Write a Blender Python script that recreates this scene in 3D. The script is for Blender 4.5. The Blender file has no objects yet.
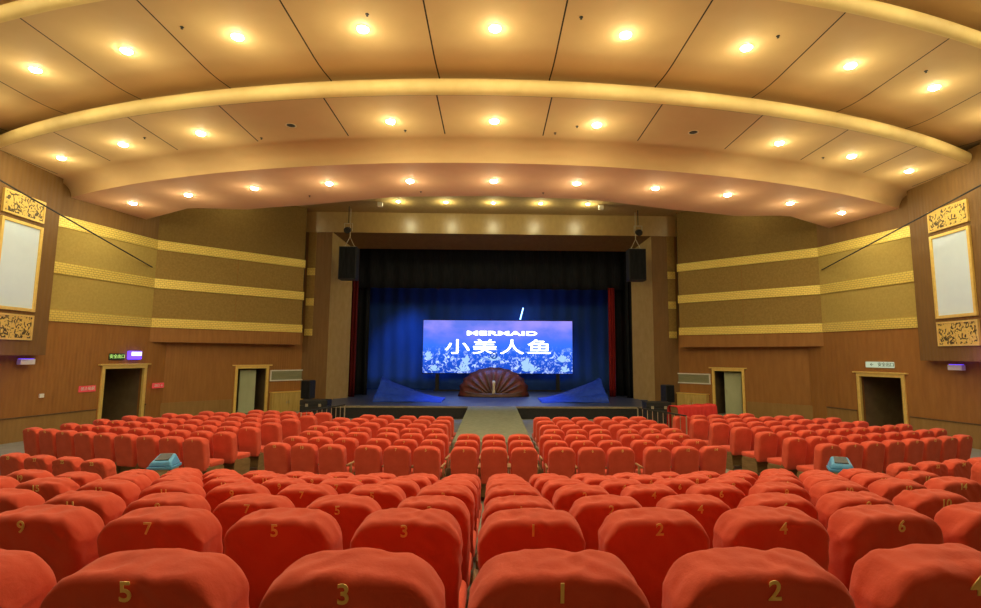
import bpy, bmesh, math, random
from mathutils import Vector, Matrix, noise
from mathutils.bvhtree import BVHTree
random.seed(7)
D = bpy.data
C = bpy.context.scene.collection
PI = math.pi
EYE = 2.6                       # camera height above the flat front floor

# ------------------------------------------------------------------ helpers
def link(o, parent=None):
    C.objects.link(o)
    if parent is not None: o.parent = parent
    return o

def tag(o, label=None, cat=None, group=None, kind=None):
    if label: o['label'] = label
    if cat: o['category'] = cat
    if group: o['group'] = group
    if kind: o['kind'] = kind
    return o

def empty(name, loc=(0, 0, 0), rz=0.0):
    o = D.objects.new(name, None); o.empty_display_size = 0.1
    o.location = loc; o.rotation_euler = (0, 0, rz)
    return link(o)

class MB:
    def __init__(self): self.v = []; self.f = []
    def add(self, vs, fs):
        b = len(self.v); self.v += [tuple(p) for p in vs]; self.f += [tuple(i + b for i in f) for f in fs]; return self
    def hexa(self, p):          # 8 corners: bottom 4 ccw, top 4 ccw
        return self.add(p, [(3, 2, 1, 0), (4, 5, 6, 7), (0, 1, 5, 4), (1, 2, 6, 5), (2, 3, 7, 6), (3, 0, 4, 7)])
    def box(self, x0, x1, y0, y1, z0, z1):
        return self.hexa([(x0, y0, z0), (x1, y0, z0), (x1, y1, z0), (x0, y1, z0), (x0, y0, z1), (x1, y0, z1), (x1, y1, z1), (x0, y1, z1)])
    def tube(self, pts, r, n=8):
        pts = [Vector(p) for p in pts]; rings = []
        for i, p in enumerate(pts):
            d = (pts[min(i + 1, len(pts) - 1)] - pts[max(i - 1, 0)]).normalized()
            a = d.cross(Vector((0, 0, 1)));
            if a.length < 1e-3: a = d.cross(Vector((1, 0, 0)))
            a.normalize(); b = d.cross(a)
            rr = r[i] if isinstance(r, (list, tuple)) else r
            rings.append([p + (a * math.cos(2 * PI * k / n) + b * math.sin(2 * PI * k / n)) * rr for k in range(n)])
        vs = [q for g in rings for q in g]; fs = []
        for i in range(len(pts) - 1):
            for k in range(n):
                k2 = (k + 1) % n
                fs.append((i * n + k, i * n + k2, (i + 1) * n + k2, (i + 1) * n + k))
        fs.append(tuple(range(n - 1, -1, -1))); fs.append(tuple((len(pts) - 1) * n + k for k in range(n)))
        return self.add(vs, fs)
    def lathe(self, prof, cx=0, cy=0, n=20):  # prof: (r, z)
        vs = []; fs = []
        for r, z in prof:
            for k in range(n):
                a = 2 * PI * k / n; vs.append((cx + r * math.cos(a), cy + r * math.sin(a), z))
        for i in range(len(prof) - 1):
            for k in range(n):
                k2 = (k + 1) % n
                fs.append((i * n + k, i * n + k2, (i + 1) * n + k2, (i + 1) * n + k))
        fs.append(tuple(range(n - 1, -1, -1))); fs.append(tuple((len(prof) - 1) * n + k for k in range(n)))
        return self.add(vs, fs)
    def prism(self, poly, z0, z1):
        n = len(poly)
        vs = [(x, y, z0) for x, y in poly] + [(x, y, z1) for x, y in poly]
        fs = [tuple(range(n - 1, -1, -1)), tuple(range(n, 2 * n))]
        fs += [(i, (i + 1) % n, n + (i + 1) % n, n + i) for i in range(n)]
        return self.add(vs, fs)
    def mesh(self, name, m=None, smooth=False, bevel=0.0, seg=2):
        me = D.meshes.new(name); me.from_pydata(self.v, [], self.f)
        bm = bmesh.new(); bm.from_mesh(me)
        bmesh.ops.recalc_face_normals(bm, faces=bm.faces)
        if bevel:
            es = [e for e in bm.edges if len(e.link_faces) == 2 and e.calc_face_angle(0) > 0.6]
            bmesh.ops.bevel(bm, geom=es, offset=bevel, segments=seg, affect='EDGES', profile=0.5)
        bm.to_mesh(me); bm.free()
        if m: me.materials.append(m)
        if smooth:
            me.polygons.foreach_set('use_smooth', [True] * len(me.polygons))
        me.update(); return me
    def build(self, name, m=None, parent=None, smooth=False, bevel=0.0, seg=2):
        return link(D.objects.new(name, self.mesh(name, m, smooth, bevel, seg)), parent)

def struct(o, label=None):
    o['kind'] = 'structure'
    return o

# ------------------------------------------------------------------ materials
def N(nt, t, **kw):
    n = nt.nodes.new(t)
    for k, v in kw.items():
        if k in n.inputs.keys(): n.inputs[k].default_value = v
        else: setattr(n, k, v)
    return n

def base(name, col, rough=0.6, spec=0.4, metal=0.0):
    m = D.materials.new(name); m.use_nodes = True; nt = m.node_tree
    b = nt.nodes['Principled BSDF']
    b.inputs['Base Color'].default_value = (*col, 1); b.inputs['Roughness'].default_value = rough
    b.inputs['Specular IOR Level'].default_value = spec; b.inputs['Metallic'].default_value = metal
    return m, nt, b

def coords(nt, scale=(1, 1, 1), out='Object'):
    tc = N(nt, 'ShaderNodeTexCoord'); mp = N(nt, 'ShaderNodeMapping'); mp.inputs['Scale'].default_value = scale
    nt.links.new(tc.outputs[out], mp.inputs['Vector']); return mp.outputs['Vector']

def mixcol(nt, fac, a, b):
    x = N(nt, 'ShaderNodeMix', data_type='RGBA')
    for s, v in ((6, a), (7, b)):
        if isinstance(v, tuple): x.inputs[s].default_value = (*v, 1)
        else: nt.links.new(v, x.inputs[s])
    nt.links.new(fac, x.inputs[0]); return x.outputs[2]

def ramp(nt, fac, *stops):
    r = N(nt, 'ShaderNodeValToRGB'); el = r.color_ramp.elements
    el[0].position, el[0].color = stops[0][0], (*stops[0][1], 1)
    el[1].position, el[1].color = stops[-1][0], (*stops[-1][1], 1)
    for p, c in stops[1:-1]:
        e = el.new(p); e.color = (*c, 1)
    nt.links.new(fac, r.inputs[0]); return r.outputs[0]

def bump(nt, b, h, dist=0.01, strength=0.5):
    n = N(nt, 'ShaderNodeBump'); n.inputs['Distance'].default_value = dist; n.inputs['Strength'].default_value = strength
    nt.links.new(h, n.inputs['Height']); nt.links.new(n.outputs[0], b.inputs['Normal'])

def noisy(name, c1, c2, scale=(8, 8, 8), rough=0.6, detail=4, bd=0.004, bs=0.3, spec=0.4, lo=.3, hi=.7, metal=0.0, out='Object'):
    m, nt, b = base(name, c1, rough, spec, metal)
    v = coords(nt, scale, out); n = N(nt, 'ShaderNodeTexNoise', Scale=1.0, Detail=float(detail)); nt.links.new(v, n.inputs['Vector'])
    nt.links.new(ramp(nt, n.outputs['Fac'], (lo, c1), (hi, c2)), b.inputs['Base Color'])
    if bd: bump(nt, b, n.outputs['Fac'], bd, bs)
    return m

def emit(name, col, s):
    m = D.materials.new(name); m.use_nodes = True; nt = m.node_tree; nt.nodes.clear()
    e = N(nt, 'ShaderNodeEmission'); e.inputs[0].default_value = (*col, 1); e.inputs[1].default_value = s
    o = N(nt, 'ShaderNodeOutputMaterial'); nt.links.new(e.outputs[0], o.inputs[0]); return m

LAMP = (1.0, 0.92, 0.50)
M = {}
M['red'] = noisy('seat_cover_red', (.66, .088, .046), (.75, .115, .062), (5, 5, 5), .85, 5, .006, .35, .15)
def fabric_bump(m):
    nt = m.node_tree; b = nt.nodes['Principled BSDF']
    n = N(nt, 'ShaderNodeTexNoise', Scale=38.0, Detail=4.0, Roughness=.65); nt.links.new(coords(nt), n.inputs['Vector'])
    old = b.inputs['Normal'].links[0].from_node
    k = N(nt, 'ShaderNodeBump'); k.inputs['Distance'].default_value = .005; k.inputs['Strength'].default_value = .4
    nt.links.new(n.outputs['Fac'], k.inputs['Height']); nt.links.new(old.outputs[0], k.inputs['Normal']); nt.links.new(k.outputs[0], b.inputs['Normal'])
    b.inputs['Sheen Weight'].default_value = .15; b.inputs['Sheen Roughness'].default_value = .5
fabric_bump(M['red'])
M['gold_number'] = base('number_gold', (.95, .70, .22), .5)[0]
M['wood'] = noisy('seat_wood', (.17, .10, .035), (.26, .17, .07), (4, 4, 22), .5, 5, .001, .2)
M['armwood'] = noisy('armrest_wood', (.42, .26, .12), (.52, .34, .17), (6, 6, 20), .45, 4, 0)
M['ceiling'] = None
def ceiling_mat(name, c1, c2, v0=-99.0, v1=99.0, joints=True):
    m, nt, b = base(name, c1, .75, .25)
    n = N(nt, 'ShaderNodeTexNoise', Scale=2.5, Detail=4.0); nt.links.new(coords(nt), n.inputs['Vector'])
    col = mixcol(nt, n.outputs['Fac'], c1, c2)
    if joints:
        uv = N(nt, 'ShaderNodeUVMap'); uv.uv_map = 'UVMap'
        sp = N(nt, 'ShaderNodeSeparateXYZ'); nt.links.new(uv.outputs[0], sp.inputs[0])
        def mth(op, a, bb):
            x = N(nt, 'ShaderNodeMath', operation=op)
            for i, q in enumerate((a, bb)):
                if q is None: continue
                if isinstance(q, (int, float)): x.inputs[i].default_value = q
                else: nt.links.new(q, x.inputs[i])
            return x.outputs[0]
        fr = mth('FRACT', mth('DIVIDE', sp.outputs[0], 2.4), None)          # seams midway between the lamps
        on = mth('LESS_THAN', mth('ABSOLUTE', mth('SUBTRACT', fr, 0.5), None), 0.0062)
        on = mth('MULTIPLY', on, mth('GREATER_THAN', sp.outputs[1], v0))
        on = mth('MULTIPLY', on, mth('LESS_THAN', sp.outputs[1], v1))
        col = mixcol(nt, on, col, (.035, .02, .008))
    nt.links.new(col, b.inputs['Base Color'])
    return m
CE1, CE2 = (.62, .41, .19), (.68, .46, .22)
M['ceil_plain'] = ceiling_mat('ceiling_ochre', CE1, CE2, joints=False)
M['ceil_a'] = ceiling_mat('ceiling_ochre_joints', CE1, CE2)
M['ceil_b'] = ceiling_mat('ceiling_ochre_short_joints', CE1, CE2, v0=10.5, v1=12.45)
M['ceil_c'] = ceiling_mat('ceiling_rose', (.62, .34, .20), (.67, .38, .23), joints=False)
M['fascia'] = noisy('fascia_cream', (.80, .60, .24), (.86, .66, .28), (3, 3, 3), .6, 3, 0)

def panelling(name, c1, c2, rib=26.0, dirv=(1, 1, 0)):
    m, nt, b = base(name, c1, .55, .3)
    v = coords(nt, (2.2, 2.2, .35)); n = N(nt, 'ShaderNodeTexNoise', Scale=3.0, Detail=6.0, Roughness=.65); nt.links.new(v, n.inputs['Vector'])
    nt.links.new(ramp(nt, n.outputs['Fac'], (.3, c1), (.7, c2)), b.inputs['Base Color'])
    w = N(nt, 'ShaderNodeTexWave', wave_type='BANDS', bands_direction='DIAGONAL', Scale=rib / 6, Distortion=0.4)
    nt.links.new(coords(nt, (1, 1, 0)), w.inputs['Vector'])
    bump(nt, b, w.outputs['Fac'], .012, .35)
    return m
M['wall'] = panelling('wall_wood_panelling', (.285, .122, .027), (.36, .16, .038))
M['wall_dark'] = panelling('wall_brown_dark', (.175, .09, .026), (.22, .118, .036))
M['dado'] = panelling('wall_dado', (.27, .15, .042), (.33, .19, .058))
M['fabric_olive'] = noisy('wall_fabric_olive', (.27, .175, .050), (.34, .225, .068), (14, 14, 14), .9, 6, .004, .3, .1)
M['fabric_dark'] = noisy('wall_fabric_dark', (.19, .12, .036), (.24, .155, .048), (14, 14, 14), .9, 6, .004, .3, .1)
M['fabric_gold'] = noisy('wall_fabric_gold', (.40, .29, .078), (.47, .345, .10), (14, 14, 14), .9, 6, .004, .3, .1)
M['tan'] = noisy('wall_tan', (.40, .27, .10), (.46, .32, .13), (6, 6, 3), .8, 5, .003, .2, .2)

def frieze(name, c1, c2, dark):
    m, nt, b = base(name, c1, .42, .5, .25)
    tc = N(nt, 'ShaderNodeUVMap'); tc.uv_map = 'UVMap'
    br = N(nt, 'ShaderNodeTexBrick', Scale=1.0); br.offset = .5
    br.inputs['Brick Width'].default_value = .13; br.inputs['Row Height'].default_value = .072; br.inputs['Mortar Size'].default_value = .007
    br.inputs['Color1'].default_value = (*c1, 1); br.inputs['Color2'].default_value = (*c2, 1); br.inputs['Mortar'].default_value = (*dark, 1)
    nt.links.new(tc.outputs[0], br.inputs['Vector'])
    nt.links.new(br.outputs['Color'], b.inputs['Base Color']); bump(nt, b, br.outputs['Fac'], -.02, .8)
    return m
M['frieze'] = frieze('frieze_gold', (.95, .74, .18), (.90, .68, .15), (.55, .38, .08))
M['header'] = noisy('header_gloss', (.36, .24, .085), (.42, .29, .11), (6, 6, 3), .31, 3, .001, .2, .8)
M['gold'] = noisy('frame_gold', (.80, .55, .13), (.88, .64, .18), (10, 10, 10), .4, 3, .002, .2, .5, metal=.25)
def ornament_mat():
    m, nt, b = base('ornament_gold', (.8, .55, .13), .42, .5, .2)
    v = coords(nt, (1, 1, 1))
    n = N(nt, 'ShaderNodeTexNoise', Scale=7.0, Detail=1.5, Distortion=1.6); nt.links.new(v, n.inputs['Vector'])
    nt.links.new(ramp(nt, n.outputs['Fac'], (.515, (.82, .58, .14)), (.565, (.10, .065, .02))), b.inputs['Base Color'])
    bump(nt, b, n.outputs['Fac'], -.04, .8); return m
M['ornament'] = ornament_mat()
M['screen_white'] = noisy('side_screen_white', (.66, .80, .95), (.69, .83, .97), (3, 3, 3), .7, 2, 0)
M['floor'] = noisy('floor_grey', (.24, .25, .20), (.31, .32, .26), (3, 3, 3), .55, 6, .002, .2)
M['carpet'] = noisy('catwalk_carpet', (.215, .235, .165), (.285, .305, .22), (9, 9, 9), .95, 6, .006, .5, .1)
M['black'] = noisy('matt_black', (.012, .012, .012), (.022, .022, .022), (10, 10, 10), .6, 4, .002, .3)
M['drape'] = noisy('black_drape', (.010, .011, .013), (.018, .019, .022), (18, 18, 2), .95, 4, .01, .4, .1)
M['stage_floor'] = noisy('stage_boards', (.045, .058, .085), (.075, .09, .125), (2, 9, 2), .38, 5, .002, .2)
M['stage_edge'] = noisy('stage_edge_trim', (.22, .19, .12), (.29, .25, .16), (8, 8, 8), .5, 3, 0)
M['backdrop'] = noisy('backdrop_blue', (.04, .11, .38), (.055, .14, .48), (1.5, 1.5, .4), .95, 4, .01, .3, .05)
M['blue_cloth'] = noisy('blue_cloth', (.012, .05, .42), (.025, .085, .58), (6, 6, 3), .6, 4, .006, .3, .3)
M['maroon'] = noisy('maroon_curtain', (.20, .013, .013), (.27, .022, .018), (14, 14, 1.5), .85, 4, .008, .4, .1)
M['maroon_shaded'] = noisy('maroon_curtain_shaded', (.10, .010, .010), (.14, .014, .012), (14, 14, 1.5), .9, 4, .008, .4, .1)  # same maroon, with the dimmer light on the left curtain put into the colour
M['leaf_green'] = noisy('door_leaf_green', (.40, .44, .26), (.47, .51, .32), (3, 3, 1.2), .6, 4, 0)
M['dark_recess'] = noisy('passage_dark', (.15, .10, .045), (.19, .13, .06), (4, 4, 4), .8, 4, 0)
M['dark_wood'] = noisy('dark_door_wood', (.10, .055, .02), (.14, .08, .03), (10, 10, 1.5), .5, 5, 0)
M['yellow_wood'] = noisy('cabinet_wood', (.50, .34, .085), (.66, .47, .14), (12, 12, 1.3), .5, 6, .002, .2)
M['vent'] = noisy('vent_slats', (.26, .27, .15), (.34, .34, .20), (2, 2, 40), .5, 2, .01, .6)
M['steel'] = noisy('rail_steel', (.50, .46, .32), (.60, .55, .40), (12, 12, 12), .35, 3, 0, metal=.6)
M['white_plastic'] = noisy('white_plastic', (.74, .73, .64), (.80, .79, .70), (8, 8, 8), .4, 2, 0)
M['bin_body'] = noisy('bin_body_green', (.38, .48, .30), (.44, .54, .35), (5, 5, 5), .5, 3, .002, .2)
M['bin_lid'] = noisy('bin_lid_blue', (.09, .36, .70), (.12, .42, .78), (6, 6, 6), .4, 3, 0)
M['bin_flap'] = noisy('bin_flap_dark', (.04, .045, .06), (.06, .065, .08), (6, 6, 6), .4, 3, 0)
M['red_cloth'] = noisy('bright_red_cloth', (.52, .035, .03), (.62, .05, .042), (7, 7, 3), .8, 4, .006, .4, .15)
M['shell'] = noisy('shell_brown', (.10, .045, .016), (.17, .08, .028), (3, 3, 3), .55, 5, .01, .4)
M['shell_red'] = noisy('shell_red', (.13, .03, .016), (.20, .05, .024), (3, 3, 3), .55, 5, .01, .4)
M['sign_red'] = emit('sign_red_glow', (1.0, .10, .08), .5)
M['sign_dark'] = base('sign_dark', (.02, .035, .015), .5)[0]
M['sign_green'] = emit('exit_green_glow', (.55, .9, .20), 1.1)
M['sign_pale'] = emit('exit_pale_glow', (.85, .95, .62), .55)
M['violet'] = emit('violet_lamp', (.13, .05, 1.0), 2.4)
M['violet_white'] = emit('violet_lamp_core', (.6, .58, 1.0), 2.5)
M['lamp'] = emit('downlight_glow', (1, .9, .62), 190.0)
M['lamp_small'] = emit('stage_downlight_glow', (1, .9, .62), 120.0)
M['lamp_dead'] = base('downlight_unlit', (.03, .025, .018), .5)[0]
M['lamp_ring'] = base('downlight_ring', (.72, .58, .34), .4)[0]
M['title'] = emit('title_glow', (.92, .97, 1.0), 3.2)
M['tube'] = emit('blue_beam_glow', (.25, .55, 1.0), 5.0)

def led_mat():
    m = D.materials.new('led_picture'); m.use_nodes = True; nt = m.node_tree; nt.nodes.clear()
    tc = N(nt, 'ShaderNodeTexCoord'); sp = N(nt, 'ShaderNodeSeparateXYZ'); nt.links.new(tc.outputs['Object'], sp.inputs[0])
    z = N(nt, 'ShaderNodeMapRange'); z.inputs[1].default_value = 0; z.inputs[2].default_value = 3.05; nt.links.new(sp.outputs[2], z.inputs[0])
    c = ramp(nt, z.outputs[0], (0, (.008, .05, .42)), (.30, (.012, .085, .62)), (.52, (.035, .145, .82)), (.72, (.08, .15, .74)), (1.0, (.11, .16, .66)))
    mp = N(nt, 'ShaderNodeMapping'); mp.inputs['Scale'].default_value = (.55, 1, .9); nt.links.new(tc.outputs['Object'], mp.inputs[0])
    n1 = N(nt, 'ShaderNodeTexNoise', Scale=1.0, Detail=4.0); nt.links.new(mp.outputs[0], n1.inputs['Vector'])
    pk = ramp(nt, n1.outputs['Fac'], (.42, (0, 0, 0)), (.66, (.17, .08, .12)))
    zt = ramp(nt, z.outputs[0], (.45, (0, 0, 0)), (.85, (1, 1, 1)))
    mul = N(nt, 'ShaderNodeMix', data_type='RGBA', blend_type='MULTIPLY'); mul.inputs[0].default_value = 1; nt.links.new(pk, mul.inputs[6]); nt.links.new(zt, mul.inputs[7])
    ad = N(nt, 'ShaderNodeMix', data_type='RGBA', blend_type='ADD'); ad.inputs[0].default_value = 1; nt.links.new(c, ad.inputs[6]); nt.links.new(mul.outputs[2], ad.inputs[7])
    n2 = N(nt, 'ShaderNodeTexNoise', Scale=4.2, Detail=5.0, Roughness=.7, Distortion=.8); nt.links.new(tc.outputs['Object'], n2.inputs['Vector'])
    sx = N(nt, 'ShaderNodeMath', operation='ABSOLUTE'); nt.links.new(sp.outputs[0], sx.inputs[0])
    lo = ramp(nt, z.outputs[0], (.03, (.75, .75, .75)), (.30, (.9, .9, .9)), (.52, (0, 0, 0)))
    wh = ramp(nt, n2.outputs['Fac'], (.52, (0, 0, 0)), (.66, (.75, .9, 1.0)))
    mu2 = N(nt, 'ShaderNodeMix', data_type='RGBA', blend_type='MULTIPLY'); mu2.inputs[0].default_value = 1; nt.links.new(wh, mu2.inputs[6]); nt.links.new(lo, mu2.inputs[7])
    ad2 = N(nt, 'ShaderNodeMix', data_type='RGBA', blend_type='ADD'); ad2.inputs[0].default_value = 1; nt.links.new(ad.outputs[2], ad2.inputs[6]); nt.links.new(mu2.outputs[2], ad2.inputs[7])
    e = N(nt, 'ShaderNodeEmission'); e.inputs[1].default_value = 1.25; nt.links.new(ad2.outputs[2], e.inputs[0])
    o = N(nt, 'ShaderNodeOutputMaterial'); nt.links.new(e.outputs[0], o.inputs[0]); return m
M['led'] = led_mat()
M['led_art'] = emit('led_coral_glow', (.42, .68, 1.0), .95)
M['led_ink'] = emit('led_mark_dark', (.02, .10, .45), .8)

# ------------------------------------------------------------------ camera
def rotm(p, r, y):
    f = Vector((math.sin(y) * math.cos(p), math.cos(y) * math.cos(p), math.sin(p)))
    ri = Vector((math.cos(y), -math.sin(y), 0)); up = ri.cross(f)
    c, s = math.cos(r), math.sin(r)
    return ri * c - up * s, up * c + ri * s, f
cam = D.cameras.new('camera'); co = D.objects.new('camera', cam); C.objects.link(co)
rx, ru, rf = rotm(.1122, -.0063, .0256)
mw = Matrix((( rx.x, ru.x, -rf.x, 0), (rx.y, ru.y, -rf.y, 0), (rx.z, ru.z, -rf.z, EYE), (0, 0, 0, 1)))
co.matrix_world = mw
cam.sensor_width = 36; cam.lens = 530 / 981 * 36; cam.sensor_fit = 'HORIZONTAL'
cam.shift_x = -15.59 / 981; cam.shift_y = -8.95 / 981
cam.clip_start = .05; cam.clip_end = 200
bpy.context.scene.camera = co

# ------------------------------------------------------------------ ceiling (swept arcs in plan)
RA = 27.0
def sag(x): return RA - math.sqrt(RA * RA - x * x)
XW = 14.6
XS = [-XW + 2 * XW * i / 72 for i in range(73)]
def sweep(name, prof, m, xs=XS, smooth=True, ymax=None):
    vs, fs, uv = [], [], []
    n = len(prof)
    for x in xs:
        for d, h in prof:
            y = d + sag(x)
            if ymax is not None: y = min(y, ymax(x)) if d > 13 else y
            vs.append((x, y, h + EYE)); uv.append((x, d))
    for i in range(len(xs) - 1):
        for k in range(n - 1):
            fs.append((i * n + k, i * n + k + 1, (i + 1) * n + k + 1, (i + 1) * n + k))
    me = D.meshes.new(name); me.from_pydata(vs, [], fs)
    ul = me.uv_layers.new(name='UVMap')
    for lp in me.loops: ul.data[lp.index].uv = uv[lp.vertex_index]
    me.materials.append(m)
    if smooth: me.polygons.foreach_set('use_smooth', [True] * len(me.polygons))
    return struct(link(D.objects.new(name, me)))
hZ, hA, hB, hC, hD = 6.36, 5.864, 5.356, 4.939, 6.75
def lip(d, h, t):   # half round front edge of a ceiling ring: from its underside up and back into the trough
    r = t / 2
    return [(d + r * .6 - math.sin(a) * r, h + r - math.cos(a) * r) for a in [PI * i / 10 for i in range(11)]]
def lip_full(d, h, t, d_back, h_up):
    return lip(d, h, t) + [(d_back, h + t), (d_back + .02, h_up)]
UP = [(-.6, 0), (-.3, .012), (0, .04), (.3, .085), (.54, .12), (.55, .115), (.552, -.17)]     # slight curl added to the flat underside to shade it behind the next lip
sweep('ceiling', [(-12, hZ), (0, hZ)] + [(7.57 + a, hZ + b) for a, b in UP], M['ceil_plain'])
sweep('trim_1', lip_full(7.56, hA, .30, 7.95, hA + .302), M['fascia'])
sweep('ceiling_front', [(7.65, hA), (9, hA)] + [(10.40 + a, hA + b) for a, b in UP], M['ceil_a'])
sweep('trim_2', lip_full(10.39, hB, .34, 10.80, hB + .342), M['fascia'])
sweep('ceiling_middle', [(10.5, hB), (11.5, hB), (12.75, hB)], M['ceil_b'], smooth=False)
sweep('trim_3', [(12.72, hB)] + [(12.72 + .56 * math.sin(a), hB - (hB - hC) * (1 - math.cos(a))) for a in [PI / 2 * i / 8 for i in range(1, 9)]], M['ceil_plain'])
# last ring: from the smooth fascia to the zigzag edge over the stage side
def cback(x):
    a = abs(x); T = [(0, 16.15), (3.1, 16.38), (6.2, 17.46), (7.4, 17.76), (8.6, 18.15), (10.4, 18.0), (13.17, 19.85), (14.6, 20.8)]
    for (x0, y0), (x1, y1) in zip(T, T[1:]):
        if a <= x1: return y0 + (y1 - y0) * (a - x0) / (x1 - x0)
    return T[-1][1]
mb = MB(); n = len(XS)
for x in XS:
    y0, y1 = 13.28 + sag(x), max(cback(x), 13.4 + sag(x))
    for y, h in ((y0, hC), ((y0 + y1) / 2, hC), (y1, hC)): mb.v.append((x, y, h + EYE))
for i in range(n - 1):
    for k in range(2): mb.f.append((i * 3 + k, i * 3 + k + 1, i * 3 + k + 4, i * 3 + k + 3))
struct(mb.build('ceiling_rear', M['ceil_c']))
mb = MB()
for x in XS:
    y1 = max(cback(x), 13.4 + sag(x)); mb.v += [(x, y1, hC + EYE), (x, y1, hD + EYE)]
for i in range(n - 1): mb.f.append((2 * i, 2 * i + 1, 2 * i + 3, 2 * i + 2))
struct(mb.build('trim_4', M['ceil_plain']))
mb = MB()
mb.box(-15, 15, 15.5, 27.0, hD + EYE, hD + EYE + .2); struct(mb.build('ceiling_stage_apron', M['tan']))

# downlights
ORD = ['zeroth', 'first', 'second', 'third', 'fourth', 'fifth', 'sixth', 'seventh', 'eighth', 'ninth', 'tenth', 'eleventh', 'twelfth', 'thirteenth', 'fourteenth', 'fifteenth', 'sixteenth']
ring_me = MB().lathe([(.098, -.004), (.118, -.012), (.128, -.008), (.128, .01), (.098, .01)], n=20).mesh('ring', M['lamp_ring'], True)
def dome(r, drop, m): 
    return MB().lathe([(r, .004), (r * .97, -drop * .35), (r * .8, -drop * .7), (r * .45, -drop * .95), (.004, -drop)], n=16).mesh('lens', m, True)
lens_on, lens_off, lens_small = dome(.098, .055, M['lamp']), dome(.10, .012, M['lamp_dead']), dome(.07, .045, M['lamp_small'])
def downlight(x, y, z, label, on=True, small=False):
    o = empty('downlight', (x, y, z)); tag(o, label, 'ceiling light', 'recessed ceiling downlights')
    link(D.objects.new('ring', ring_me), o)
    link(D.objects.new('lens', (lens_small if small else lens_on) if on else lens_off), o)
    if on:
        l = link(D.objects.new('lamp_light', LIGHT_S if small else LIGHT), o); l.location = (0, 0, -.3 if small else -.8)  # unseen source dropped below the lens so it also brightens the ceiling
LIGHT = D.lights.new('lamp_light', 'POINT'); LIGHT.energy = 27; LIGHT.color = LAMP; LIGHT.shadow_soft_size = .10
LIGHT_S = D.lights.new('lamp_light_small', 'POINT'); LIGHT_S.energy = 30; LIGHT_S.color = LAMP; LIGHT_S.shadow_soft_size = .07
def side_word(k): return 'on the centre line' if k == 0 else '%s lamp %s of centre' % (ORD[abs(k)], 'left' if k < 0 else 'right')
for d, h, ks, nm in ((8.98 - 2.86, hZ, range(-4, 5), 'hidden front ceiling ring'), (8.98 - 5.7, hZ, range(-4, 5), 'ceiling above the camera'), 
                     (8.98, hA, range(-5, 6), 'nearest ceiling ring'), (11.7, hB, range(-5, 6), 'middle ceiling ring'), (14.71, hC, range(-5, 6), 'furthest ceiling ring')):
    for k in ks:
        x = 2.4 * k
        on = not (h == hB and abs(k) == 2)
        downlight(x, d + sag(x), h + EYE, ('glowing round downlight' if on else 'dark unlit downlight') + ', %s, %s' % (nm, side_word(k)), on)
for k in range(-2, 3):
    downlight(2.12 * k, 23.1, hD + EYE, 'small downlight in the soffit above the stage, %s' % side_word(k), True, True)
for s in (-1, 1):
    downlight(s * 10.1, 20.9, hD + EYE, 'small downlight washing the %s olive wall box' % ('left' if s < 0 else 'right'), True, True)
    o = MB().box(-.11, .11, -.08, .08, -.22, -.02).box(-.02, .02, -.02, .02, -.04, .0).mesh('spot', M['white_plastic'], bevel=.01)
    r = empty('soffit_spotlight', (s * 4.95 - .1, 23.2, hD + EYE)); tag(r, 'small boxy white spotlight at the %s end of the stage soffit lamps' % ('left' if s < 0 else 'right'), 'spotlight')
    link(D.objects.new('housing', o), r)
    MB().lathe([(.06, -.235), (.07, -.22), (.05, -.215)], n=12).build('lens', M['lamp_ring'], r)
spr_me = MB().lathe([(.035, .02), (.035, -.006), (.010, -.010), (.008, -.03), (.022, -.034), (.022, -.038)], n=10).mesh('sprinkler', M['black'])
for nm, h, pts in (('nearest ceiling ring', hA, [(-5.67, 9.15), (-2.22, 8.66), (1.5, 8.61), (5.21, 9.03), (8.88, 10.1)]),
                   ('middle ceiling ring', hB, [(-8.76, 13.0), (-5.82, 12.9), (-2.14, 12.3), (1.48, 12.3), (1.95, 11.9), (8.9, 13.6)]),
                   ('furthest ceiling ring', hC, [(-5.79, 16.4), (-2.22, 15.8), (1.52, 15.75)])):
    for i, (x, y) in enumerate(pts):
        o = link(D.objects.new('sprinkler_head', spr_me)); o.location = (x, y, h + EYE)
        tag(o, 'small dark sprinkler head, %s, %s from the left' % (nm, ORD[i + 1]), 'sprinkler')

# ------------------------------------------------------------------ walls
class Wall:
    def __init__(self, p, q, side):
        self.p, self.q = Vector(p), Vector(q); self.L = (self.q - self.p).length; self.u = (self.q - self.p) / self.L
        self.n = Vector((self.u.y, -self.u.x)) if side < 0 else Vector((-self.u.y, self.u.x))     # into the hall
    def pt(self, s, d): return self.p + self.u * s + self.n * d
    def box(self, mb, s0, s1, z0, z1, d0, d1):
        a, b, c, e = self.pt(s0, d0), self.pt(s1, d0), self.pt(s1, d1), self.pt(s0, d1)
        return mb.hexa([(a.x, a.y, z0), (b.x, b.y, z0), (c.x, c.y, z0), (e.x, e.y, z0), (a.x, a.y, z1), (b.x, b.y, z1), (c.x, c.y, z1), (e.x, e.y, z1)])
    def obj(self, name, m, s0, s1, z0, z1, d0, d1, parent=None, bevel=0.0):
        o = self.box(MB(), s0, s1, z0, z1, d0, d1).build(name, m, parent, bevel=bevel); return o
    def frieze(self, name, s0, s1, z0, z1, d):
        o = self.obj(name, M['frieze'], s0, s1, z0, z1, -.02, d)
        me = o.data; ul = me.uv_layers.new(name='UVMap')
        for lp in me.loops:
            v = me.vertices[lp.vertex_index].co; ul.data[lp.index].uv = ((Vector((v.x, v.y)) - self.p).dot(self.u), v.z)
        return struct(o)
    def rz(self): return math.atan2(self.n.x, -self.n.y)      # rotation that turns local -y to the wall's normal

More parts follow.
